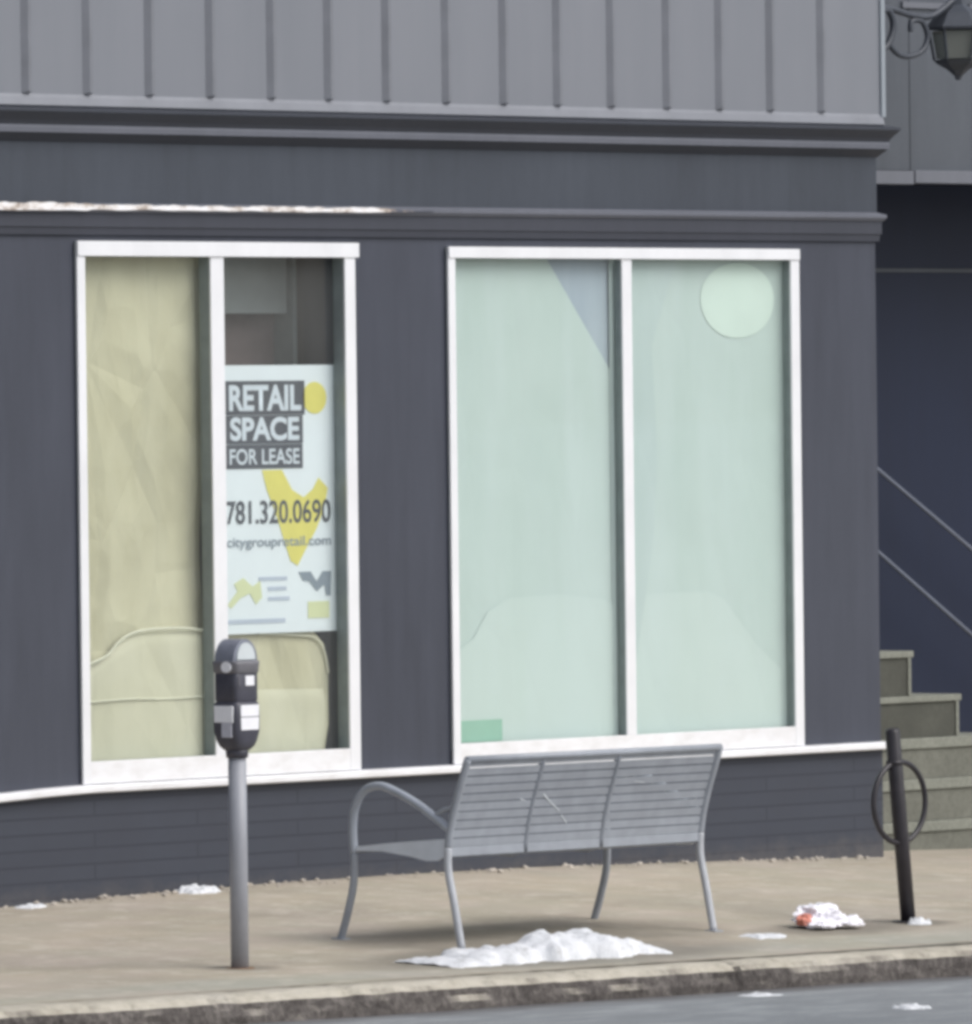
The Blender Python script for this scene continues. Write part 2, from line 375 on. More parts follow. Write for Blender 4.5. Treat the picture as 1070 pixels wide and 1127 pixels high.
# ------------------------------------------------------------------ SETTING: road, kerb, pavement
def ground():
    # pavement: fine near the shop, coarse far off
    xs = [-220, -90, -40, -20, -13] + [-10+.25*i for i in range(81)] + [13, 20, 40, 90, 220]
    ys = [-3.6 + .24*i for i in range(16)] + [.4, 1.0, 2.0, 4, 12, 60, 220]
    bm = BM(); g = []
    for y in ys:
        row = []
        for x in xs:
            z = gz(x, y)
            if -10 <= x <= 10 and -3.6 < y < 0: z += .006*noise.noise(Vector((x*1.3, y*1.3, 3)))
            row.append(bm.verts.new((x, y, z)))
        g.append(row)
    for j in range(len(ys)-1):
        for i in range(len(xs)-1): bm.faces.new((g[j][i], g[j][i+1], g[j+1][i+1], g[j+1][i]))
    struct(obj('pavement', bm, 'pavement', smooth=True))
    # kerb: rough granite stones laid end to end, one sheet swept along the street
    bm = BM(); joints = [-12.1, -9.7, -7.35, -5.72, -4.97, -2.65, -.4, 2.0, 4.5, 6.8, 9.2]
    x = -60.0; xs = []
    while x < 60:
        xs.append(x); x += .025 if -9 < x < 4 else 1.0
    rows = []
    for x in xs:
        z = kz(x); dj = min(abs(x-j) for j in joints)
        sid = sum(1 for j in joints if j < x)
        off = .010*noise.noise(Vector((sid*7.7, 1, 1)))*(1 if -9 < x < 4 else 0)
        gap = .022*max(0, 1-dj/.03)
        nn = lambda k, s=9: noise.noise(Vector((x*s, k*3.1, 5)))
        chip = .02*max(0, nn(9, 4)-.1)
        prof = [(-3.58, z-.06), (-3.585, z+.001+.003*nn(1)-gap*.3), (-3.65, z+.003+.003*nn(2,5)-gap), (-3.705-chip*.6, z+.001+.004*nn(3,5)-gap-chip*.3),
                (-3.735-chip*.4, z-.012+.005*nn(4,6)-gap-chip*.6), (-3.752+.006*nn(5,6), z-.034+.005*nn(7,8)), (-3.758+.010*nn(6,5), z-.06), (-3.762+.014*nn(7,5), z-.085),
                (-3.765+.014*nn(8,5), z-ROAD_DROP), (-3.766+.014*nn(8,5), z-ROAD_DROP-.08)]
        rows.append([bm.verts.new((x, y+off+(gap if i > 3 else 0), zz+off*.6)) for i, (y, zz) in enumerate(prof)])
    for A, B in zip(rows, rows[1:]):
        for i in range(len(A)-1): bm.faces.new((A[i], B[i], B[i+1], A[i+1]))
    struct(obj('kerb', bm, 'kerb'))
    bm = BM(); xs = [-900, -300, -80, -30] + [-14+.5*i for i in range(57)] + [30, 80, 300, 900]
    ys = [-900, -300, -100, -60, -40, -30, -20, -14, -10] + [-8+.3*i for i in range(15)]
    g = []
    for y in ys:
        row = []
        for x in xs:
            z = kz(x) - ROAD_DROP
            if -14 <= x <= 14 and y > -8.1: z += .008*noise.noise(Vector((x*.9, y*1.4, 8)))
            row.append(bm.verts.new((x, y, z)))
        g.append(row)
    for j in range(len(ys)-1):
        for i in range(len(xs)-1): bm.faces.new((g[j][i], g[j][i+1], g[j+1][i+1], g[j+1][i]))
    struct(obj('road', bm, 'road', smooth=True))
ground()

# ------------------------------------------------------------------ SHOP
XC = 2.82
shop = thing('shop_building', 'dark blue grey shop front with pale metal siding above two big white framed windows', 'building')
LW = dict(x0=-2.67, x1=-.89, z0=.555, z1=2.868)
RW = dict(x0=-.257, x1=2.222, z0=.555, z1=2.855)
def shop_shell():
    bm = BM()
    XL = -9.0
    for x0, x1 in ((XL, LW['x0']), (LW['x1'], RW['x0']), (RW['x1'], XC)):
        box(bm, x0, x1, 0, .3, .30, 2.9)
    for w in (LW, RW):
        box(bm, w['x0'], w['x1'], 0, .3, w['z1'], 2.9); box(bm, w['x0'], w['x1'], .0, .3, .49, w['z0'])
    box(bm, XL, XC, .002, .3, 2.9, 3.47)
    box(bm, XC-.3, XC, .3, 9, -.4, 5.4); box(bm, XL, XL+.3, .3, 9, -.4, 5.4); box(bm, XL+.3, XC-.3, 8.7, 9, -.4, 5.4)
    obj('wall', bm, 'wall', shop)
    bm = BM(); prism_y(bm, [(XL, -.5), (XC+.004, -.5), (XC+.004, .452), (-2.65, .452), (-2.9, .446), (-3.3, .43), (-5, .392), (XL, .352)], -.006, .298); obj('brick_base', bm, 'brick', shop)
    # frieze board
    bm = BM(); box(bm, XL, XC+.006, -.008, .0, 3.03, 3.30); obj('frieze', bm, 'frieze', shop)
    # architrave band and its little ledge
    bm = BM(); prof = [(.0, 2.895), (-.014, 2.895), (-.018, 2.925), (-.024, 2.93), (-.024, 2.992), (.0, 2.992)]
    prism_x(bm, prof, XL, XC, None, [-y for y, z in prof]); obj('architrave', bm, 'moulding', shop)
    bm = BM(); prof = [(.0, 2.9925), (-.03, 2.9925), (-.042, 3.008), (-.042, 3.022), (-.009, 3.034), (.0, 3.034)]
    prism_x(bm, prof, XL, XC, None, [-y for y, z in prof]); obj('ledge', bm, 'ledge', shop)
    # worn white edge on the ledge, ragged
    bm = BM(); x = -8.9; top = []; bot = []
    while x < -.35:
        k = 1.0 if x < -.8 else max(0, 1-(x+.8)/.45)
        a = (.018 if x < -2.6 else .012) + .008*noise.noise(Vector((x*5, 2, 0))) + .008*noise.noise(Vector((x*17, 5, 0)))
        b = (.014 if x < -2.6 else .009) + .006*noise.noise(Vector((x*6, 9, 0)))
        c = 3.014
        top.append((x, c+a*k)); bot.append((x, c-b*k)); x += .03
    prism_y(bm, top+bot[::-1], -.049, -.0415); obj('ledge_edge', bm, 'worn_white', shop)
    # crown moulding: drip, cove, fillet, cove
    bm = BM(); prof = [(.0, 3.3), (-.012, 3.30), (-.05, 3.335), (-.052, 3.338), (0, 3.338)]
    prism_x(bm, prof, XL, XC, None, [-y*.8 for y, z in prof]); 
    prof = [(0, 3.372), (-.056, 3.372), (-.066, 3.39), (-.098, 3.425), (-.102, 3.428), (-.102, 3.44), (-.055, 3.449), (0, 3.449)]
    prism_x(bm, prof, XL, XC, None, [-y*.8 for y, z in prof]); obj('crown_moulding', bm, 'shaded_moulding', shop)
    bm = BM(); prof = [(0, 3.3385), (-.058, 3.3385), (-.06, 3.36), (-.057, 3.3715), (0, 3.3715)]
    prism_x(bm, prof, XL, XC, None, [-y*.8 for y, z in prof]); obj('fillet', bm, 'ledge', shop)
    # metal siding with standing seams
    bm = BM(); box(bm, XL, XC-.012, -.05, .3, 3.4905, 5.5); obj('metal_siding', bm, 'siding', shop)
    bm = BM()
    seams = [-3.0, -2.617, -2.235, -1.841, -1.448, -1.078, -.686, -.289, .102, .48, .849, 1.249, 1.629, 1.993, 2.376, 2.70]
    seams = [-3.0-.39*k for k in range(15, 0, -1)] + seams
    for i, s in enumerate(seams):
        if s == 2.70: continue
        t = .004*math.sin(i*2.3)
        prism_x(bm, [(-.05, 3.508), (-.070, 3.514), (-.070, 5.5), (-.05, 5.5)], s-.036+t, s+.018+t, [0, .028, .028, 0], [0, -.008, -.008, 0])
    obj('standing_seam', bm, 'siding_seam', shop)
    bm = BM(); prism_x(bm, [(.0, 3.449), (-.06, 3.4495), (-.068, 3.456), (-.058, 3.49), (-.05, 3.505), (0, 3.505)], XL, XC+.002)
    obj('flashing', bm, 'flashing', shop)
    bm = BM(); box(bm, XC-.0115, XC+.02, -.062, .3, 3.4905, 5.5, .004); obj('corner_trim', bm, 'corner_trim', shop)
    bm = BM(); box(bm, XL, XC, -.03, 9, 5.502, 5.6); obj('roof', bm, 'roof', shop)
    # white masonry sill running the whole front, dipping a little at the far left
    bm = BM()
    prof = lambda dz: [(0, .452+dz), (-.042, .452+dz), (-.05, .458+dz), (-.05, .478+dz), (-.044, .485+dz), (.0, .4895+dz)]
    secs = [(-9, -.10), (-5, -.06), (-3.3, -.022), (-2.9, -.006), (-2.65, 0), (-.9, 0), (-.25, 0), (1, .0), (XC+.018, .0)]
    prev = None
    for x, dz in secs:
        ring = [bm.verts.new((x, y, z)) for y, z in prof(dz)]
        if prev:
            for i in range(6): bm.faces.new((prev[i], prev[(i+1) % 6], ring[(i+1) % 6], ring[i]))
        else: bm.faces.new(ring[::-1])
        prev = ring
    bm.faces.new(prev); obj('sill', bm, 'sill', shop)
shop_shell()

def window(w, jl, jr, ml, mr, head, bot, cap, d):
    win = bpy.data.objects.new('window', None); COL.objects.link(win); win.parent = shop
    win.location = ((w['x0']+w['x1'])/2, 0, w['z0'])
    x0, x1, z0, z1 = w['x0'], w['x1'], w['z0'], w['z1']
    ya, yb = -.022, -.010
    bm = BM(); box(bm, x0-.004, jl, ya, yb, .4905, z1-head, .002); box(bm, jr, x1+.004, ya, yb, .4905, z1-head, .002)
    box(bm, x0-.004, x1+.004+cap, ya-.006, yb, z1-head, z1, .003)
    obj('frame', bm, 'white', win)
    bm = BM(); box(bm, jl, jr, ya+.001, yb, .491, z0+bot, .003); obj('bottom_rail', bm, 'sill', win)
    bm = BM(); box(bm, ml, mr, ya+.002, yb, z0+bot, z1-head, .002); obj('mullion', bm, 'white', win)
    # deep grey aluminium sides of the frame
    bm = BM(); e = .001
    box(bm, x0+e, jl-e, -.0098, d, z0+e, z1-e); box(bm, jr+e, x1-e, -.0098, d, z0+e, z1-e)
    box(bm, ml+e, mr-e, -.0098, d, z0+bot, z1-head)
    box(bm, jl, ml, -.0098, d, z1-head+e, z1-e); box(bm, mr, jr, -.0098, d, z1-head+e, z1-e)
    box(bm, jl, ml, -.0098, d, z0+e, z0+bot-e); box(bm, mr, jr, -.0098, d, z0+e, z0+bot-e)
    obj('frame_liner', bm, 'liner', win)
    for a, b in ((jl, ml), (mr, jr)):
        bm = BM(); vs = [bm.verts.new(p) for p in ((a, d-.012, z0+bot-.005), (b, d-.012, z0+bot-.005), (b, d-.012, z1-head+.005), (a, d-.012, z1-head+.005))]
        bm.faces.new(vs); obj('glass', bm, 'glass', win)
    return win
window(LW, -2.624, -.955, -1.829, -1.744, .066, .034, .022, .055)
window(RW, -.213, 2.163, .945, 1.013, .052, .029, 0, .026)
# the dark room behind the left window
def room():
    r = thing('shop_interior', 'dim brown and grey shop interior seen above the lease poster in the left window', 'interior')
    bm = BM(); box(bm, -3.2, -.96, .42, .46, .3, 3.1); obj('back_wall', bm, 'room', r)
    bm = BM(); box(bm, -3.19, -.975, .32, .42, 2.555, 2.9, .004); obj('ceiling_beam', bm, 'room_header', r)
    bm = BM(); box(bm, -1.85, -1.62, .36, .40, .3, 2.554, .015); obj('curtain', bm, 'room_dark', r)
    bm = BM(); box(bm, -3.2, -.93, .302, .46, 3.1, 3.14); box(bm, -.958, -.93, .302, .46, .3, 3.1); box(bm, -3.24, -3.2, .302, .46, .3, 3.14); box(bm, -3.2, -.93, .302, .46, .26, .3)
    obj('enclosure', bm, 'liner', r)
room()
# papers and sheet-shaped reflections in the left window
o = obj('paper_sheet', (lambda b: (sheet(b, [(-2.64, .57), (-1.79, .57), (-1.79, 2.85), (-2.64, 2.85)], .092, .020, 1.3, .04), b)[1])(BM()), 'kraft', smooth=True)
tag(o, 'tall creased cream paper covering the left pane of the left window', 'window paper', 'papers covering the shop windows')
arch = [(-2.6, .575), (-1.80, .575), (-1.80, 1.14), (-1.95, 1.155), (-2.15, 1.155), (-2.27, 1.14), (-2.36, 1.10), (-2.44, 1.04), (-2.6, 1.0)]  # this sheet and the low band below are shaped as car reflections
o = obj('paper_sheet', (lambda b: (sheet(b, arch, .066, .005, 4.1, .03, lambda x, z: .02*max(0, min(1, (z-(1.155-.9*max(0, -x-2.2)**1.6)+.05)/.05))**1.5), b)[1])(BM()), 'kraft_reflection', smooth=True)
bm = BM(); tube(bm, smooth_path([(-2.6, .060, 1.0), (-2.44, .060, 1.045), (-2.36, .060, 1.105), (-2.27, .060, 1.142), (-2.15, .060, 1.156), (-1.95, .060, 1.156), (-1.80, .060, 1.14)]), .0065, 8); obj('reflection_edge', bm, 'reflection_edge', o, True)
bm = BM(); tube(bm, smooth_path([(-2.6, .061, .845), (-2.3, .059, .852), (-2.05, .061, .846), (-1.80, .060, .85)]), .0045, 8); obj('reflection_edge', bm, 'reflection_edge', o, True)
tag(o, 'low paler cream sheet shaped as a car reflection with a curved top edge at the foot of the left pane', 'window paper', 'papers covering the shop windows')
lowr = [(-1.79, .575), (-1.02, .575), (-.99, .70), (-.985, .95), (-1.01, 1.06), (-1.08, 1.12), (-1.79, 1.15)]
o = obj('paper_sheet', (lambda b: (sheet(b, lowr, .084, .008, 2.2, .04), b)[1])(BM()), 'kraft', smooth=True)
bm = BM(); tube(bm, smooth_path([(-1.45, .074, 1.118), (-1.2, .074, 1.105), (-1.08, .074, 1.09), (-1.02, .074, 1.03), (-.995, .074, .93)]), .0045, 8); obj('reflection_edge', bm, 'reflection_edge', o, True)
tag(o, 'short cream paper below the lease poster, behind the parking meter', 'window paper', 'papers covering the shop windows')
band = [(-1.79, .575), (-1.05, .575), (-1.02, .70), (-1.03, .86), (-1.79, .875)]
o = obj('paper_sheet', (lambda b: (sheet(b, band, .070, .004, 3.3, .025, lambda x, z: .016*max(0, min(1, (z-.83)/.045))**1.5), b)[1])(BM()), 'kraft_reflection', smooth=True)
tag(o, 'low pale cream strip shaped as a reflected band along the bottom right of the left window', 'window paper', 'papers covering the shop windows')

# papers and sheet-shaped reflections in the right window
wrap = lambda x, z: -.012*max(0, (x-2.13)/.05) if x > 2.13 else 0
def msheet(poly, y, mat, label, disp=.006, seed=0, curve=None):
    b = BM(); sheet(b, poly, y, disp, seed, .05, curve)
    return tag(obj('paper_sheet', b, mat, smooth=True), label, 'window paper', 'papers covering the shop windows')
msheet([(-.21, .56), (1.0, .56), (1.0, 2.20), (.46, 2.84), (-.21, 2.84)], .046, 'mint', 'mint paper with a slanted upper corner in the left pane of the right window', .0016, .4)
msheet([(.30, 2.85), (1.0, 2.0), (1.12, 2.0), (1.12, 2.85)], .052, 'bluegrey', 'blue grey triangle shaped as a gable reflection at the top middle of the right window', .00165, 1.1)  # sheet added in the shape and colour of a reflected gable
msheet([(1.0, .56), (2.18, .56), (2.18, 2.84), (1.0, 2.84)], .0465, 'mint', 'mint paper covering the right pane of the right window behind the round disc', .0016, 2.7, wrap)
msheet([(.92, .57), (1.02, .57), (1.10, 1.0), (1.22, 1.5), (1.25, 1.9), (1.22, 2.4), (1.42, 2.84), (.92, 2.84)], .0405, 'bluish', 'pale bluish strip beside the middle bar of the right window', .0016, 3.1)  # pale bluish sheet just in front of the mint paper
msheet([(-.21, .56), (1.0, .56), (1.0, 1.16), (.85, 1.22), (.55, 1.25), (.2, 1.24), (.05, 1.18), (-.05, 1.06), (-.21, .98)], .0415, 'mint_reflection', 'lighter mint sheet shaped as a car reflection across the foot of the left pane in the right window', .0016, 1.9)  # both paler sheets added in the shape of soft car reflections
msheet([(1.0, .56), (2.13, .56), (2.13, .86), (1.95, .98), (1.72, 1.2), (1.6, 1.24), (1.0, 1.235)], .0415, 'mint_reflection', 'lighter mint sheet shaped as a car reflection with a slanted edge at the bottom right of the right window', .0016, 5.9)
o = obj('green_card', (lambda b: (box(b, -.19, .13, .032, .035, .585, .685), b)[1])(BM()), 'green_card')
tag(o, 'small green card lying in the bottom left corner of the right window', 'card')
# round paper disc
bm = BM(); n0 = 48; rings = []
for k in range(9):
    r = k/8
    if k == 0: rings.append([bm.verts.new((1.845, .0405, 2.612))]); continue
    rings.append([bm.verts.new((1.845+.268*r*math.cos(t)*(1+.01*math.sin(3*t)),   .0405+.003*r*r, 2.612+.180*r*math.sin(t)*(1+.012*math.sin(2*t+1)))) for t in (2*math.pi*q/n0 for q in range(n0))])
for q in range(n0): bm.faces.new((rings[0][0], rings[1][q], rings[1][(q+1) % n0]))
for A, B in zip(rings[1:], rings[2:]):
    for q in range(n0): bm.faces.new((A[q], B[q], B[(q+1) % n0], A[(q+1) % n0]))
o = obj('paper_disc', bm, 'lantern_paper', smooth=True)
tag(o, 'round pale disc at the top right inside the right window', 'disc')

# ------------------------------------------------------------------ POSTER
post = thing('lease_poster', 'white lease poster with yellow arrow and black headline in the left window', 'poster', (-1.31, .062, 1.12))
PX0, PX1, PZ0, PZ1 = -1.742, -.947, 1.12, 2.32
bm = BM(); box(bm, PX0, PX1, .060, .0655, PZ0, PZ1); obj('panel', bm, 'poster', post)
def text(s, x0, x1, z0, z1, mat, name, y=.0555, bold=.0):
    cu = bpy.data.curves.new('text', 'FONT'); cu.body = s; cu.size = 1; cu.offset = bold
    t = bpy.data.objects.new('t', cu); COL.objects.link(t)
    bpy.context.view_layer.update()
    me = bpy.data.meshes.new_from_object(t.evaluated_get(bpy.context.evaluated_depsgraph_get()))
    bpy.data.objects.remove(t)
    xs = [v.co.x for v in me.vertices]; ys = [v.co.y for v in me.vertices]
    a, b, c, d = min(xs), max(xs), min(ys), max(ys)
    bm = BM(); bm.from_mesh(me); bpy.data.meshes.remove(me)
    for v in bm.verts: v.co = Vector((x0+(v.co.x-a)/(b-a)*(x1-x0), y, z0+(v.co.y-c)/(d-c)*(z1-z0)))
    return obj(name, bm, mat, post)
bm = BM()
box(bm, -1.668, -1.146, .0575, .0595, 2.098, 2.250); box(bm, -1.668, -1.160, .0575, .0595, 1.968, 2.095); box(bm, -1.668, -1.163, .0575, .0595, 1.857, 1.965)
obj('headline_block', bm, 'ink', post)
text('RETAIL', -1.640, -1.170, 2.116, 2.232, 'white_ink', 'headline', .0565, .035)
text('SPACE', -1.635, -1.185, 1.982, 2.088, 'white_ink', 'headline', .0565, .035)
text('FOR LEASE', -1.640, -1.185, 1.876, 1.946, 'white_ink', 'headline', .0565, .015)
bm = BM(); ell(bm, -1.08, 2.172, .078, .072, .0575, .0595); obj('yellow_dot', bm, 'yellow', post); bm = BM()
prism_y(bm, [(-1.43, 1.85), (-1.30, 1.85), (-1.235, 1.76), (-1.16, 1.725), (-1.10, 1.76), (-1.06, 1.812), (-1.0, 1.765), (-1.02, 1.69), (-1.075, 1.585), (-1.15, 1.49), (-1.205, 1.418), (-1.25, 1.44), (-1.29, 1.53), (-1.345, 1.66), (-1.40, 1.76)], .0575, .0595)
obj('yellow_arrow', bm, 'yellow', post)
text('781.320.0690', -1.665, -.985, 1.61, 1.715, 'ink', 'phone_number', .0560, .012)
text('citygroupretail.com', -1.665, -.985, 1.495, 1.552, 'grey_ink', 'web_address', .0560, .01)
bm = BM(); prism_y(bm, [(-1.665, 1.25), (-1.60, 1.31), (-1.62, 1.345), (-1.56, 1.37), (-1.50, 1.33), (-1.45, 1.355), (-1.44, 1.28), (-1.48, 1.25), (-1.52, 1.30), (-1.58, 1.28), (-1.64, 1.235)], .0575, .0595); obj('logo', bm, 'pale_yellow', post)
bm = BM()
for i, (a, b) in enumerate([(-1.46, -1.275), (-1.40, -1.28), (-1.40, -1.26)]): box(bm, a, b, .0575, .0595, 1.355-.045*i, 1.372-.045*i)
box(bm, -1.665, -1.29, .0575, .0595, 1.165, 1.185); obj('small_print', bm, 'pale_ink', post)
bm = BM(); prism_y(bm, [(-1.20, 1.39), (-1.12, 1.39), (-1.08, 1.345), (-1.04, 1.39), (-.985, 1.39), (-.99, 1.28), (-1.02, 1.28), (-1.03, 1.33), (-1.08, 1.30), (-1.13, 1.345), (-1.17, 1.35)], .0575, .0595); obj('broker_mark', bm, 'grey_ink', post)
bm = BM(); box(bm, -1.14, -1.0, .0575, .0595, 1.18, 1.255); obj('broker_mark', bm, 'pale_yellow', post)

# ------------------------------------------------------------------ ENTRANCE BLOCK on the right
ent = thing('entrance_building', 'set back navy entrance wall with grey panelled fascia right of the shop', 'building')
bm = BM(); box(bm, XC+.001, 11, 1.7, 2.0, -.5, 3.3); obj('wall', bm, 'navy', ent)
bm = BM(); box(bm, XC+.001, 11, 1.69, 1.7, 2.785, 2.805); obj('wall_joint', bm, 'fascia', ent)
bm = BM()
for a, b in ((XC+.03, 4.188), (4.194, 5.5), (5.506, 6.8), (6.806, 11)): box(bm, a, b, .9, .94, 3.276, 5.4)
box(bm, XC+.03, 11, .941, 1.2, 3.28, 5.4); obj('fascia_panel', bm, 'fascia', ent)
bm = BM(); box(bm, XC+.03, 4.187, .872, .94, 3.205, 3.272, .004); box(bm, 4.193, 11, .868, .94, 3.212, 3.275, .004); obj('drip_trim', bm, 'fascia_trim', ent)
bm = BM(); box(bm, 4.13, 4.62, .885, .9, 4.085, 4.115); box(bm, 4.66, 11, .885, .9, 4.085, 4.115); obj('upper_trim', bm, 'fascia_trim', ent)
bm = BM(); box(bm, XC+.03, 11, .942, 1.7, 3.23, 3.279); obj('soffit', bm, 'navy', ent)
bm = BM(); box(bm, XC+.03, 11, .95, 9, 5.402, 5.5); obj('roof', bm, 'roof', ent)

# steps
st = thing('stone_steps', 'weathered grey stone steps climbing left behind the shop corner', 'steps', (4.4, .8, -.14))
tops = [.035, .245, .45, .66, .885, 1.10, 1.31]; ends = [5.545, 5.17, 4.795, 4.42, 4.047, 3.67, 3.30]
z0 = -.5
for i, (z, e) in enumerate(zip(tops, ends)):
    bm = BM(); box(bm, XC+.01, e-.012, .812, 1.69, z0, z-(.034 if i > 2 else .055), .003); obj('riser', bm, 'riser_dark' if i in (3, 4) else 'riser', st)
    th = .034 if i > 2 else .055
    bm = BM(); box(bm, XC+.01, e+.006, .80, 1.69, z-th+.001, z, .005)
    box(bm, e-.034, e-.0115, .803, 1.69, z0+.002 if i else z0, z-th, .003)
    obj('tread', bm, 'tread', st); z0 = z + .001
# handrail on the navy wall
hr = thing('handrail', 'thin grey double handrail sloping down the navy wall above the steps', 'handrail', (4.6, 1.6, .5))
for za, zb in ((1.766, 1.361), (1.343, .918)):
    s = (zb-za)/(5.387-4.663); bm = BM()
    p = lambda X: (X, 1.5, za+s*(X-4.663))
    tube(bm, [p(3.4), p(4.2), p(5.0), p(6.2)], .011, 10); obj('rail', bm, 'rail', hr, True)
bm = BM()
for X in (3.5, 6.1):
    for za, zb in ((1.766, 1.361), (1.343, .918)):
        z = za+(zb-za)/(5.387-4.663)*(X-4.663); bm = BM(); tube(bm, [(X, 1.5, z-.005), (X, 1.56, z-.03), (X, 1.702, z-.03)], .009, 8); obj('bracket', bm, 'rail', hr, True)

# wall lantern on scrolled iron bracket
wl = thing('wall_lantern', 'dark iron lantern on a scrolled bracket at the top right beside the siding', 'lantern', (2.84, .15, 3.9))
bm = BM(); box(bm, XC+.02, XC+.045, .10, .20, 3.72, 4.3, .008); obj('wall_plate', bm, 'lamp_iron', wl)
bm = BM(); tube(bm, smooth_path([(2.86, .15, 4.02), (3.1, .15, 4.03), (3.3, .15, 4.0), (3.45, .15, 4.0), (3.6, .15, 4.07), (3.66, .15, 4.12)]), .016, 8); obj('scroll', bm, 'lamp_iron', wl, True)
bm = BM(); tube(bm, smooth_path([(2.86, .15, 3.78), (3.02, .15, 3.80), (3.12, .15, 3.86), (3.16, .15, 3.95), (3.12, .15, 4.02), (3.05, .15, 4.0), (3.06, .15, 3.95)]), .017, 8); obj('scroll', bm, 'lamp_iron', wl, True)
bm = BM(); tube(bm, smooth_path([(3.12, .15, 3.86), (3.19, .15, 3.81), (3.28, .15, 3.80), (3.38, .15, 3.83), (3.42, .15, 3.90), (3.38, .15, 3.97), (3.30, .15, 3.97), (3.29, .15, 3.92)]), .014, 8); obj('scroll', bm, 'lamp_iron', wl, True)
bm = BM(); tube(bm, smooth_path([(3.05, .15, 4.03), (3.09, .15, 4.10), (3.08, .15, 4.2), (3.0, .15, 4.28), (2.86, .15, 4.28)]), .022, 8); obj('scroll', bm, 'lamp_iron', wl, True)
LX, LY = 3.655, .15
bm = BM(); R6 = lambda r, z: [(LX+r*math.cos(k*math.pi/3+.2), LY+r*math.sin(k*math.pi/3+.2), z) for k in range(6)]
def hexloft(bm, secs):
    rings = [[bm.verts.new(p) for p in R6(r, z)] for r, z in secs]
    for A, B in zip(rings, rings[1:]):
        for k in range(6): bm.faces.new((A[k], A[(k+1) % 6], B[(k+1) % 6], B[k]))
    bm.faces.new(rings[0][::-1]); bm.faces.new(rings[-1])
hexloft(bm, [(.105, 3.795), (.128, 3.93)]); obj('glass', bm, 'lamp_glass', wl)
bm = BM(); hexloft(bm, [(.012, 3.692), (.02, 3.712), (.05, 3.74), (.105, 3.772), (.122, 3.79)]); obj('finial', bm, 'lamp_iron', wl)
bm = BM(); hexloft(bm, [(.155, 3.937), (.16, 3.95), (.10, 4.02), (.04, 4.06), (.03, 4.12), (.01, 4.15)]); obj('cap', bm, 'lamp_iron', wl)
bm = BM()
for a, b in zip(R6(.117, 3.79), R6(.143, 3.938)): bm = BM(); tube(bm, [a, b], .007, 6); obj('cage_bar', bm, 'lamp_iron', wl)

# ------------------------------------------------------------------ BENCH
bx, by, L = -3.18, -2.70, 1.635
zr = gz(bx, by); zx = (gz(bx+L, by)-zr)/L; zy = (gz(bx, by+.67)-zr)/.67
bench = thing('park_bench', 'grey slatted metal bench with looped arms, facing the shop, its back to the road', 'bench', (bx, by, zr), (math.atan(zy), -math.atan(zx), rad(1)))
rear = [(0, 0), (.05, .2), (.083, .325), (.086, .42), (.075, .50), (.05, .60), (.017, .70), (-.012, .79)]
front = [(.673, 0), (.635, .12), (.607, .24), (.607, .365)]
arm = [(.607, .365), (.617, .47), (.605, .56), (.555, .63), (.47, .655), (.37, .632), (.26, .59), (.16, .54), (.083, .497)]
def bt(pts, a, r, name, mat='bench'):
    bm = BM(); tube(bm, smooth_path([(a, b, h) for b, h in pts]), r, 12); return obj(name, bm, mat, bench, True, False)
for a in (0, L):
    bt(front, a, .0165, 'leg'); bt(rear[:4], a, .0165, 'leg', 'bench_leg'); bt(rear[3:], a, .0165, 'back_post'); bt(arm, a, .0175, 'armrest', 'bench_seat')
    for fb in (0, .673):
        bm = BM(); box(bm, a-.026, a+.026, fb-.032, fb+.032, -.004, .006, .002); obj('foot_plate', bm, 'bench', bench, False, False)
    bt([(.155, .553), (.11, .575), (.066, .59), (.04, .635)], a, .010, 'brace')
    bm = BM(); pts = [(.60, .393), (.42, .418), (.25, .438), (.10, .455), (.095, .385), (.14, .362), (.20, .357), (.30, .372), (.45, .383), (.60, .376)]
    s = .006
    A = [bm.verts.new((a-s, b, h)) for b, h in pts]; B = [bm.verts.new((a+s, b, h)) for b, h in pts]
    for i in range(len(pts)):
        j = (i+1) % len(pts); bm.faces.new((A[i], A[j], B[j], B[i]))
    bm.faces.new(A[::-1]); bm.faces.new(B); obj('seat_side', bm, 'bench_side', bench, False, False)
# slatted back following the post curve
def at_h(pts, h):
    for (b0, h0), (b1, h1) in zip(pts, pts[1:]):
        if h0 <= h <= h1:
            t = (h-h0)/(h1-h0); return b0+(b1-b0)*t, math.atan2(b1-b0, h1-h0)
    return pts[-1][0], math.atan2(pts[-1][0]-pts[-2][0], pts[-1][1]-pts[-2][1])
def slat(bm, a0, a1, b, h, ang, hh, th):
    c, s = math.cos(ang), math.sin(ang)
    P = lambda u, v: (b + u*s + v*c, h + u*c - v*s)
    q = [P(-hh, -th), P(hh, -th), P(hh, th), P(-hh, th)]
    A = [bm.verts.new((a0, *p)) for p in q]; B = [bm.verts.new((a1, *p)) for p in q]
    for i in range(4): bm.faces.new((A[i], A[(i+1) % 4], B[(i+1) % 4], B[i]))
    bm.faces.new(A[::-1]); bm.faces.new(B)
bm = BM(); nS = 11
for i in range(nS):
    h = .402 + i*(.372/(nS-1)); b, ang = at_h(rear, h)
    hh = .0160 if i else .019
    for a0, a1 in ((.016, .478), (.498, .968), (.988, L-.016)): slat(bm, a0, a1, b, h, ang, hh, .003)
obj('backrest', bm, 'bench', bench, False, False)
for a in (.488, .978):
    bm = BM(); pts = []
    for k in range(12):
        h = .385 + .40*k/11; b, ang = at_h(rear, h); pts.append((a, b+.004, h))
    tube(bm, pts, .014, 8); obj('back_divider', bm, 'bench_divider', bench, True, False)
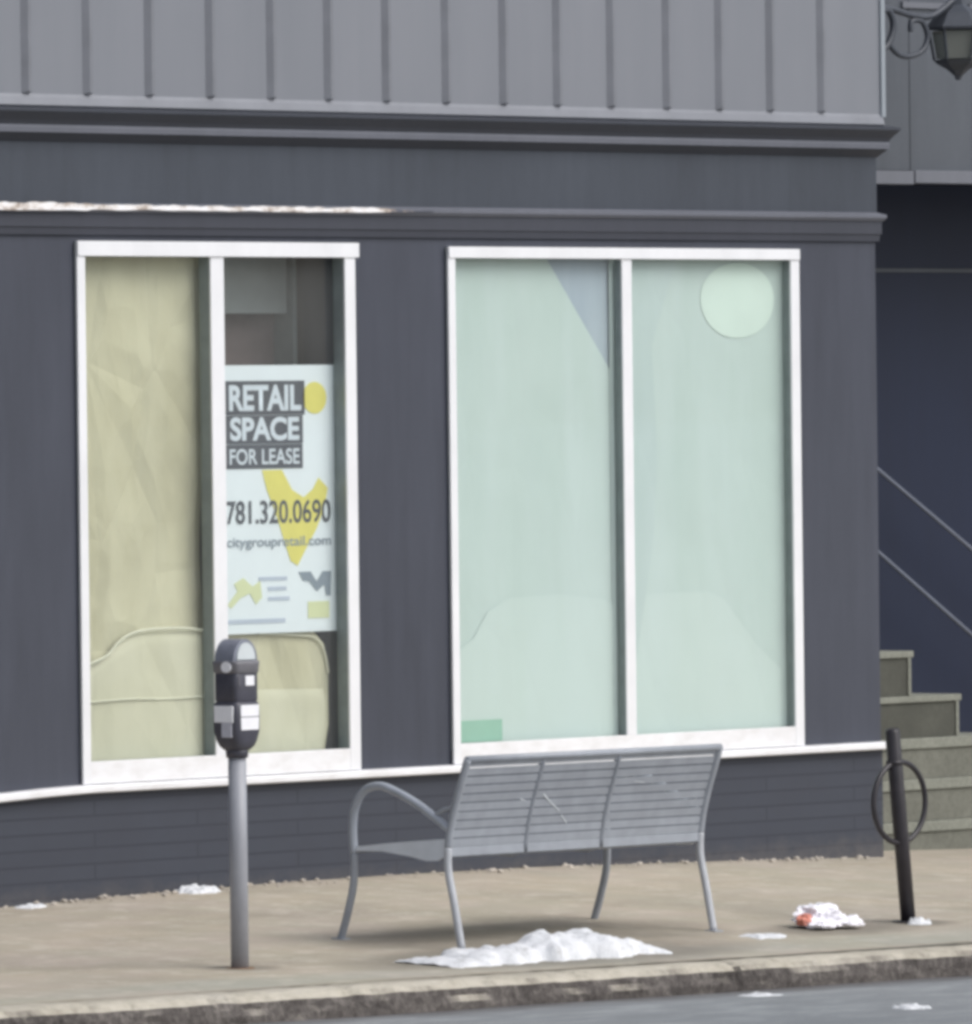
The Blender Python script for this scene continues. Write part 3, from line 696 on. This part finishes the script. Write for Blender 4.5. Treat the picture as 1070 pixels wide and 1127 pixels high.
bm = BM(); tube(bm, [(-.004, -.012, .79), (L*.5, -.012, .79), (L+.004, -.012, .79)], .015, 12); obj('top_rail', bm, 'bench', bench, True, False)
seatp = [(.60, .384), (.52, .395), (.42, .400), (.32, .394), (.23, .384), (.16, .384), (.11, .40)]
bm = BM(); sp = smooth_path([(0, b, h) for b, h in seatp], 4)
for i in range(0, len(sp)-1, 2):
    m = (sp[i]+sp[min(i+2, len(sp)-1)])/2; d = sp[min(i+2, len(sp)-1)]-sp[i]
    ang = math.atan2(d.y, d.z)
    for a0, a1 in ((.01, .478), (.498, .968), (.988, L-.01)): slat(bm, a0, a1, m.y, m.z, ang, d.length*.43, .003)
obj('seat', bm, 'bench_seat', bench, False, False)
bm = BM()
for a in (.488, .978): tube(bm, [(a, b, h-.016) for b, h in seatp], .011, 8)
tube(bm, [(0, .60, .378), (L, .60, .378)], .012, 8); tube(bm, [(0, .10, .385), (L, .10, .385)], .012, 8)
obj('seat_frame', bm, 'bench', bench, True, False)
# pale scratches in the paint of the back
for (a0, h0, a1, h1, w) in ((.545, .625, .60, .59, .010), (.60, .59, .67, .55, .008), (.69, .53, .735, .495, .008), (1.12, .66, 1.19, .652, .005), (.40, .61, .44, .60, .006)):
    ps = []; bm = BM()
    for t in (0, 1):
        a = a0+(a1-a0)*t; h = h0+(h1-h0)*t; b, ang = at_h(rear, h); ps.append((a, b-.0048, h))
    tube(bm, ps, w*.45, 6)
    for v in bm.verts:
        b, ang = at_h(rear, v.co.z); v.co.y = b-.0042+(v.co.y-(b-.0048))*.25
    obj('scratch_mark', bm, 'scratch', bench, False, False)

# ------------------------------------------------------------------ PARKING METER
mx, my = -4.566, -2.75
mz = gz(mx, my)
pm = thing('parking_meter', 'dark domed parking meter on a grey pole at the kerb before the left window', 'parking meter', (mx, my, mz))
bm = BM(); tube(bm, [(mx, my, mz-.05), (mx-.001, my, .3), (mx-.002, my, .735)], .0365, 24); obj('pole', bm, 'pole', pm, True)
bm = BM(); loft(bm, [(mx, my, mz-.005, .062, .062, 2), (mx, my, mz+.004, .058, .058, 2)]); obj('base_stain', bm, 'rust', pm)
cx = mx-.002
bm = BM(); loft(bm, [(cx, my, .722, .044, .044, 2), (cx, my, .765, .046, .046, 2.3)]); obj('collar', bm, 'meter', pm, True)
bm = BM(); loft(bm, [(cx, my, .752, .046, .044, 3), (cx, my, .768, .060, .058, 4), (cx, my, .79, .068, .064, 5), (cx, my, .83, .0755, .071, 6), (cx, my, .89, .0765, .072, 6), (cx, my, .938, .0735, .069, 6), (cx, my, .948, .068, .063, 6)], 32)
obj('vault', bm, 'meter', pm, True)
bm = BM(); loft(bm, [(cx, my, .945, .065, .060, 6), (cx, my, .955, .069, .064, 7), (cx, my, 1.06, .069, .064, 7), (cx, my, 1.066, .066, .061, 7)], 32); obj('body', bm, 'meter', pm, True)
bm = BM(); loft(bm, [(cx, my, 1.062, .070, .066, 6), (cx, my, 1.068, .074, .070, 6), (cx, my, 1.098, .076, .072, 6), (cx, my, 1.108, .080, .074, 6), (cx, my, 1.112, .072, .066, 6)], 32); obj('band', bm, 'meter_band', pm, True)
bm = BM()
arc = lambda rx, rz, z0: [(cx+rx*math.cos(t), z0+rz*math.sin(t)) for t in (math.pi*k/20 for k in range(21))]
prism_y(bm, arc(.070, .090, 1.110), my-.052, my+.052); obj('dome', bm, 'meter_dome', pm)
bm = BM(); prism_y(bm, arc(.052, .068, 1.117), my-.058, my-.0515); obj('lens', bm, 'lens', pm)
bm = BM(); prism_y(bm, arc(.052, .068, 1.117), my+.0515, my+.058); obj('lens', bm, 'lens', pm)
bm = BM()
prism_y(bm, [(cx-.050, .835), (cx+.050, .835), (cx+.052, .885), (cx-.052, .885)], my-.075, my-.068); prism_y(bm, [(cx-.052, .889), (cx+.052, .889), (cx+.052, .935), (cx-.052, .935)], my-.075, my-.066)
obj('label_plate', bm, 'plate', pm)
bm = BM(); box(bm, cx-.0795, cx-.072, my-.052, my+.050, .865, .932, .002); obj('label_plate', bm, 'plate', pm)
bm = BM(); box(bm, cx-.0795, cx-.0735, my-.045, my+.01, .805, .864, .002); obj('label_plate', bm, 'plate_grey', pm)
bm = BM(); box(bm, cx-.016, cx+.034, my-.069, my-.062, 1.012, 1.052, .002); obj('coin_plate', bm, 'plate', pm)
bm = BM(); box(bm, cx-.054, cx-.050, my-.0665, my-.062, 1.015, 1.05); obj('coin_slot', bm, 'meter_band', pm)
bm = BM(); loft(bm, [(cx, my, 0, .02, .02, 2), (cx, my, .008, .02, .02, 2)], 20)
for v in bm.verts: v.co = Vector((cx-.082+v.co.z, my-.02+(v.co.x-cx)*1.3, 1.088+(v.co.y-my)*1.1))
obj('button', bm, 'plate', pm)

# ------------------------------------------------------------------ BIKE RACK
rx, ry = -.393, -2.8; rz = gz(rx, ry)
lean = math.atan2(.097, .85)
rack = thing('bike_rack', 'leaning black bike rack post with a ring, right of the bench', 'bike rack', (rx, ry, rz))
def lp(h): return (rx - math.tan(lean)*h, ry, rz+h)
bm = BM(); tube(bm, [lp(-.03), lp(.4), lp(.835), lp(.847)], [.033, .033, .033, .026], 20); obj('post', bm, 'rack', rack, True)
cxr, _, czr = lp(.525)
bm = BM(); tube(bm, [(cxr+.006+.176*math.cos(t), ry-.002, czr+.176*math.sin(t)) for t in (2*math.pi*k/56 for k in range(56))], .0125, 10, True); obj('ring', bm, 'rack', rack, True)
bm = BM(); loft(bm, [(rx, ry, rz-.01, .075, .075, 2), (rx, ry, rz+.008, .072, .072, 2)]); obj('base_plate', bm, 'rack', rack, True)
bm = BM(); loft(bm, [(lp(.44)[0], ry, lp(.70)[2]-.008, .039, .039, 2), (lp(.44)[0]-.001, ry, lp(.70)[2]+.008, .039, .039, 2)]); bmesh.ops.translate(bm, vec=(lp(.70)[0]-lp(.44)[0], 0, 0), verts=bm.verts); obj('collar', bm, 'rack', rack, True)

# ------------------------------------------------------------------ SNOW and litter
def heap(x0, x1, yc, wid, prof, seed, rough=.3, res=.02, zoff=0, gzf=gz):
    """snow lying on the ground: prof = [(x, height)...]"""
    bm = BM(); g = {}
    nx = int((x1-x0)/res); ny = int(wid*2/res)
    def ph(x):
        for (a, h0), (b, h1) in zip(prof, prof[1:]):
            if a <= x <= b: return h0+(h1-h0)*(x-a)/(b-a)
        return 0
    for i in range(nx+1):
        for j in range(ny+1):
            x = x0+(x1-x0)*i/nx; y = yc-wid+2*wid*j/ny
            h = ph(x); u = (y-yc)/wid
            w = .62+.42*noise.noise(Vector((x*5, seed+(3 if u > 0 else 0), 0)))+.20*noise.noise(Vector((x*15, seed, 2)))
            e = max(0, 1-(abs(u)/w)**2.2)
            n1 = noise.noise(Vector((x*6, y*6, seed))); n2 = noise.noise(Vector((x*21, y*21, seed+3)))
            n3 = abs(noise.noise(Vector((x*15, y*15, seed+7))))
            hh = h*e**.33*(1+rough*n1*1.6+rough*.6*n2-rough*.8*n3) - .008 + .006*n2
            g[i, j] = (x, y, gzf(x, y)+hh+zoff, hh)
    vs = {}
    def V(k):
        if k not in vs: vs[k] = bm.verts.new(g[k][:3])
        return vs[k]
    for i in range(nx):
        for j in range(ny):
            ks = ((i, j), (i+1, j), (i+1, j+1), (i, j+1))
            if max(g[k][3] for k in ks) > -.002: bm.faces.new([V(k) for k in ks])
    return bm
prof = [(-3.9, .015), (-3.86, .04), (-3.78, .055), (-3.72, .035), (-3.66, .055), (-3.56, .08), (-3.46, .065), (-3.38, .085), (-3.28, .07), (-3.17, .103), (-3.0, .105), (-2.88, .12), (-2.78, .10), (-2.66, .085), (-2.56, .05), (-2.45, .015)]
prof = [(-3.19+(x+3.17)*.93, h*.88) for x, h in prof]
o = obj('snow_pile', heap(prof[0][0], prof[-1][0], -3.13, .26, prof, 2.0), 'snow', smooth=True)
tag(o, 'long low heap of white snow on the pavement behind the bench', 'snow', 'snow lying about')
def patch(xc, yc, lx, ly, hm, seed, gzf=gz, res=.009):
    """melting scrap of snow: ragged outline, flat lumpy top"""
    bm = BM(); g = {}; vs = {}
    nx, ny = int(2.8*lx/res), int(2.8*ly/res)
    for i in range(nx+1):
        for j in range(ny+1):
            x = xc-1.4*lx+2.8*lx*i/nx; y = yc-1.4*ly+2.8*ly*j/ny
            u, v = (x-xc)/lx, (y-yc)/ly
            e = 1-(u*u+v*v) + .9*noise.noise(Vector((u*1.9, v*1.6, seed))) + .45*noise.noise(Vector((u*5, v*4, seed+4)))
            hh = hm*max(e, 0)**.45*(1+.5*noise.noise(Vector((u*3.2, v*3, seed+9)))) - .004
            g[i, j] = (x, y, gzf(x, y)+hh, e)
    def V(k):
        if k not in vs: vs[k] = bm.verts.new(g[k][:3])
        return vs[k]
    for i in range(nx):
        for j in range(ny):
            ks = ((i, j), (i+1, j), (i+1, j+1), (i, j+1))
            if max(g[k][3] for k in ks) > 0: bm.faces.new([V(k) for k in ks])
    # keep the largest connected scrap
    seen = set(); best = []
    for f in bm.faces:
        if f in seen: continue
        st, isl = [f], []
        seen.add(f)
        while st:
            a = st.pop(); isl.append(a)
            for e in a.edges:
                for b in e.link_faces:
                    if b not in seen: seen.add(b); st.append(b)
        if len(isl) > len(best): best = isl
    keep = set(best); bmesh.ops.delete(bm, geom=[f for f in bm.faces if f not in keep], context='FACES')
    return bm
rg = lambda x, y: kz(x)-ROAD_DROP
for args, lab in ((((-1.56, -2.97, .13, .08, .016, 5.0)), 'thin flat snow patch on the pavement between bench and litter'),
                  (((-2.03, -.09, .10, .07, .030, 7.0)), 'snow clump at the foot of the brick wall beside the meter pole'),
                  (((-3.08, -.09, .09, .05, .016, 11.0)), 'snow crumbs at the wall foot near the left edge of the view'),
                  (((-2.87, -4.05, .10, .07, .012, 13.0, rg)), 'small icy snow patch on the road just below the kerb'),
                  (((-3.22, -5.13, .06, .07, .018, 17.0, rg)), 'small white snow lump out on the road at the lower right'),
                  (((rx-.02, ry-.075, .06, .04, .03, 19.0)), 'little snow clump against the foot of the black bike rack post')):
    tag(obj('snow_patch', patch(*args), 'snow', smooth=True), lab, 'snow', 'snow lying about')
# loose grit and crumbs of old mortar along the foot of the wall
bm = BM()
for k in range(420):
    x = random.uniform(-4.2, 2.8); y = -.012-abs(random.gauss(0, .05)); s = random.choice((.003, .004, .005, .006, .008, .014))*random.uniform(.7, 1.3)
    t = bmesh.new(); bmesh.ops.create_icosphere(t, subdivisions=1, radius=s)
    for v in t.verts: v.co = Vector((v.co.x*random.uniform(.8, 1.5), v.co.y, v.co.z*.7)) + Vector((x, y, gz(x, y)+s*.35))
    merge(bm, t)
M['grit'] = simple('mortar_grit', lin(178, 170, 160), .9, .35, 3, .1)
o = obj('mortar_grit', bm, 'grit'); o['kind'] = 'stuff'; tag(o, 'pale grit and mortar crumbs along the foot of the brick wall', 'grit')
# crumpled white plastic litter
lx, ly = -.95, -2.80; lz = gz(lx, ly)
lit = thing('plastic_bag', 'crumpled white plastic litter with a red scrap left of the bike rack', 'litter', (lx, ly, lz))
def crumple(cx, cy, cz, sx, sy, sz, seed, amp=.35):
    bm = BM(); bmesh.ops.create_icosphere(bm, subdivisions=4, radius=1)
    for v in bm.verts:
        p = v.co.copy(); q = p*1.6+Vector((seed, seed*.3, 0))
        d = 1+amp*noise.noise(q)+amp*.7*abs(noise.noise(q*2.1))-amp*.5*abs(noise.noise(q*4.3))
        z = p.z*d*sz
        v.co = Vector((cx+p.x*d*sx, cy+p.y*d*sy, cz+max(z, -sz*.35)))
    return bm
obj('bag', crumple(lx-.01, ly+.03, lz+.033, .105, .09, .07, 2.2, .5), 'bag', lit)
obj('fold', crumple(lx+.075, ly-.05, lz+.018, .082, .055, .030, 6.1, .4), 'bag', lit)
obj('fold', crumple(lx-.085, ly-.05, lz+.012, .07, .05, .022, 9.4, .4), 'bag', lit)
obj('scrap', crumple(lx-.118, ly+.02, lz+.028, .040, .035, .034, 3.3, .4), 'red', lit)

# ------------------------------------------------------------------ camera, light, world
PHI, D, H, F = rad(48), 42.5, 2.1125, 10200.0
cam = bpy.data.cameras.new('camera'); co = bpy.data.objects.new('camera', cam); COL.objects.link(co)
fwd = Vector((math.sin(PHI)*math.cos(113.5/F), math.cos(PHI)*math.cos(113.5/F), -math.sin(113.5/F)))
r0 = Vector((math.cos(PHI), -math.sin(PHI), 0)); u0 = r0.cross(fwd); ro = .012
R = r0*math.cos(ro) - u0*math.sin(ro); U = u0*math.cos(ro) + r0*math.sin(ro)
m = Matrix((R, U, -fwd)).transposed().to_4x4(); m.translation = Vector((-D*math.sin(PHI), -D*math.cos(PHI), H))
co.matrix_world = m
cam.sensor_fit = 'AUTO'; cam.sensor_width = 36; cam.lens = F/1127*36; cam.clip_start = .5; cam.clip_end = 3000
SC.camera = co
sd = Vector((.28, -.72, .85)).normalized()      # towards the soft sun
sun = bpy.data.lights.new('sun', 'SUN'); so = bpy.data.objects.new('sun', sun); COL.objects.link(so)
sun.energy = 1.9; sun.angle = rad(50); sun.color = (1, .985, .965)
so.rotation_euler = sd.to_track_quat('Z', 'Y').to_euler(); so.location = (5, -10, 12)
w = bpy.data.worlds.new('World'); SC.world = w; w.use_nodes = True
nt = w.node_tree; bg = nt.nodes['Background']
sky = nt.nodes.new('ShaderNodeTexSky'); sky.sky_type = 'NISHITA'; sky.sun_disc = False
sky.sun_elevation = math.asin(sd.z); sky.sun_rotation = math.atan2(sd.x, sd.y)
sky.air_density = 1.0; sky.dust_density = 3.0; sky.ozone_density = 1.0
hs = nt.nodes.new('ShaderNodeHueSaturation'); hs.inputs['Saturation'].default_value = .5
nt.links.new(sky.outputs[0], hs.inputs['Color']); nt.links.new(hs.outputs[0], bg.inputs[0])
bg.inputs[1].default_value = .15
SC.view_settings.view_transform = 'Standard'; SC.view_settings.look = 'None'
SC.view_settings.exposure = 0; SC.view_settings.gamma = 1
SC.render.engine = 'CYCLES'
SC.cycles.pixel_filter_type = 'BLACKMAN_HARRIS'; SC.cycles.filter_width = 3.8
SC.cycles.use_denoising = True
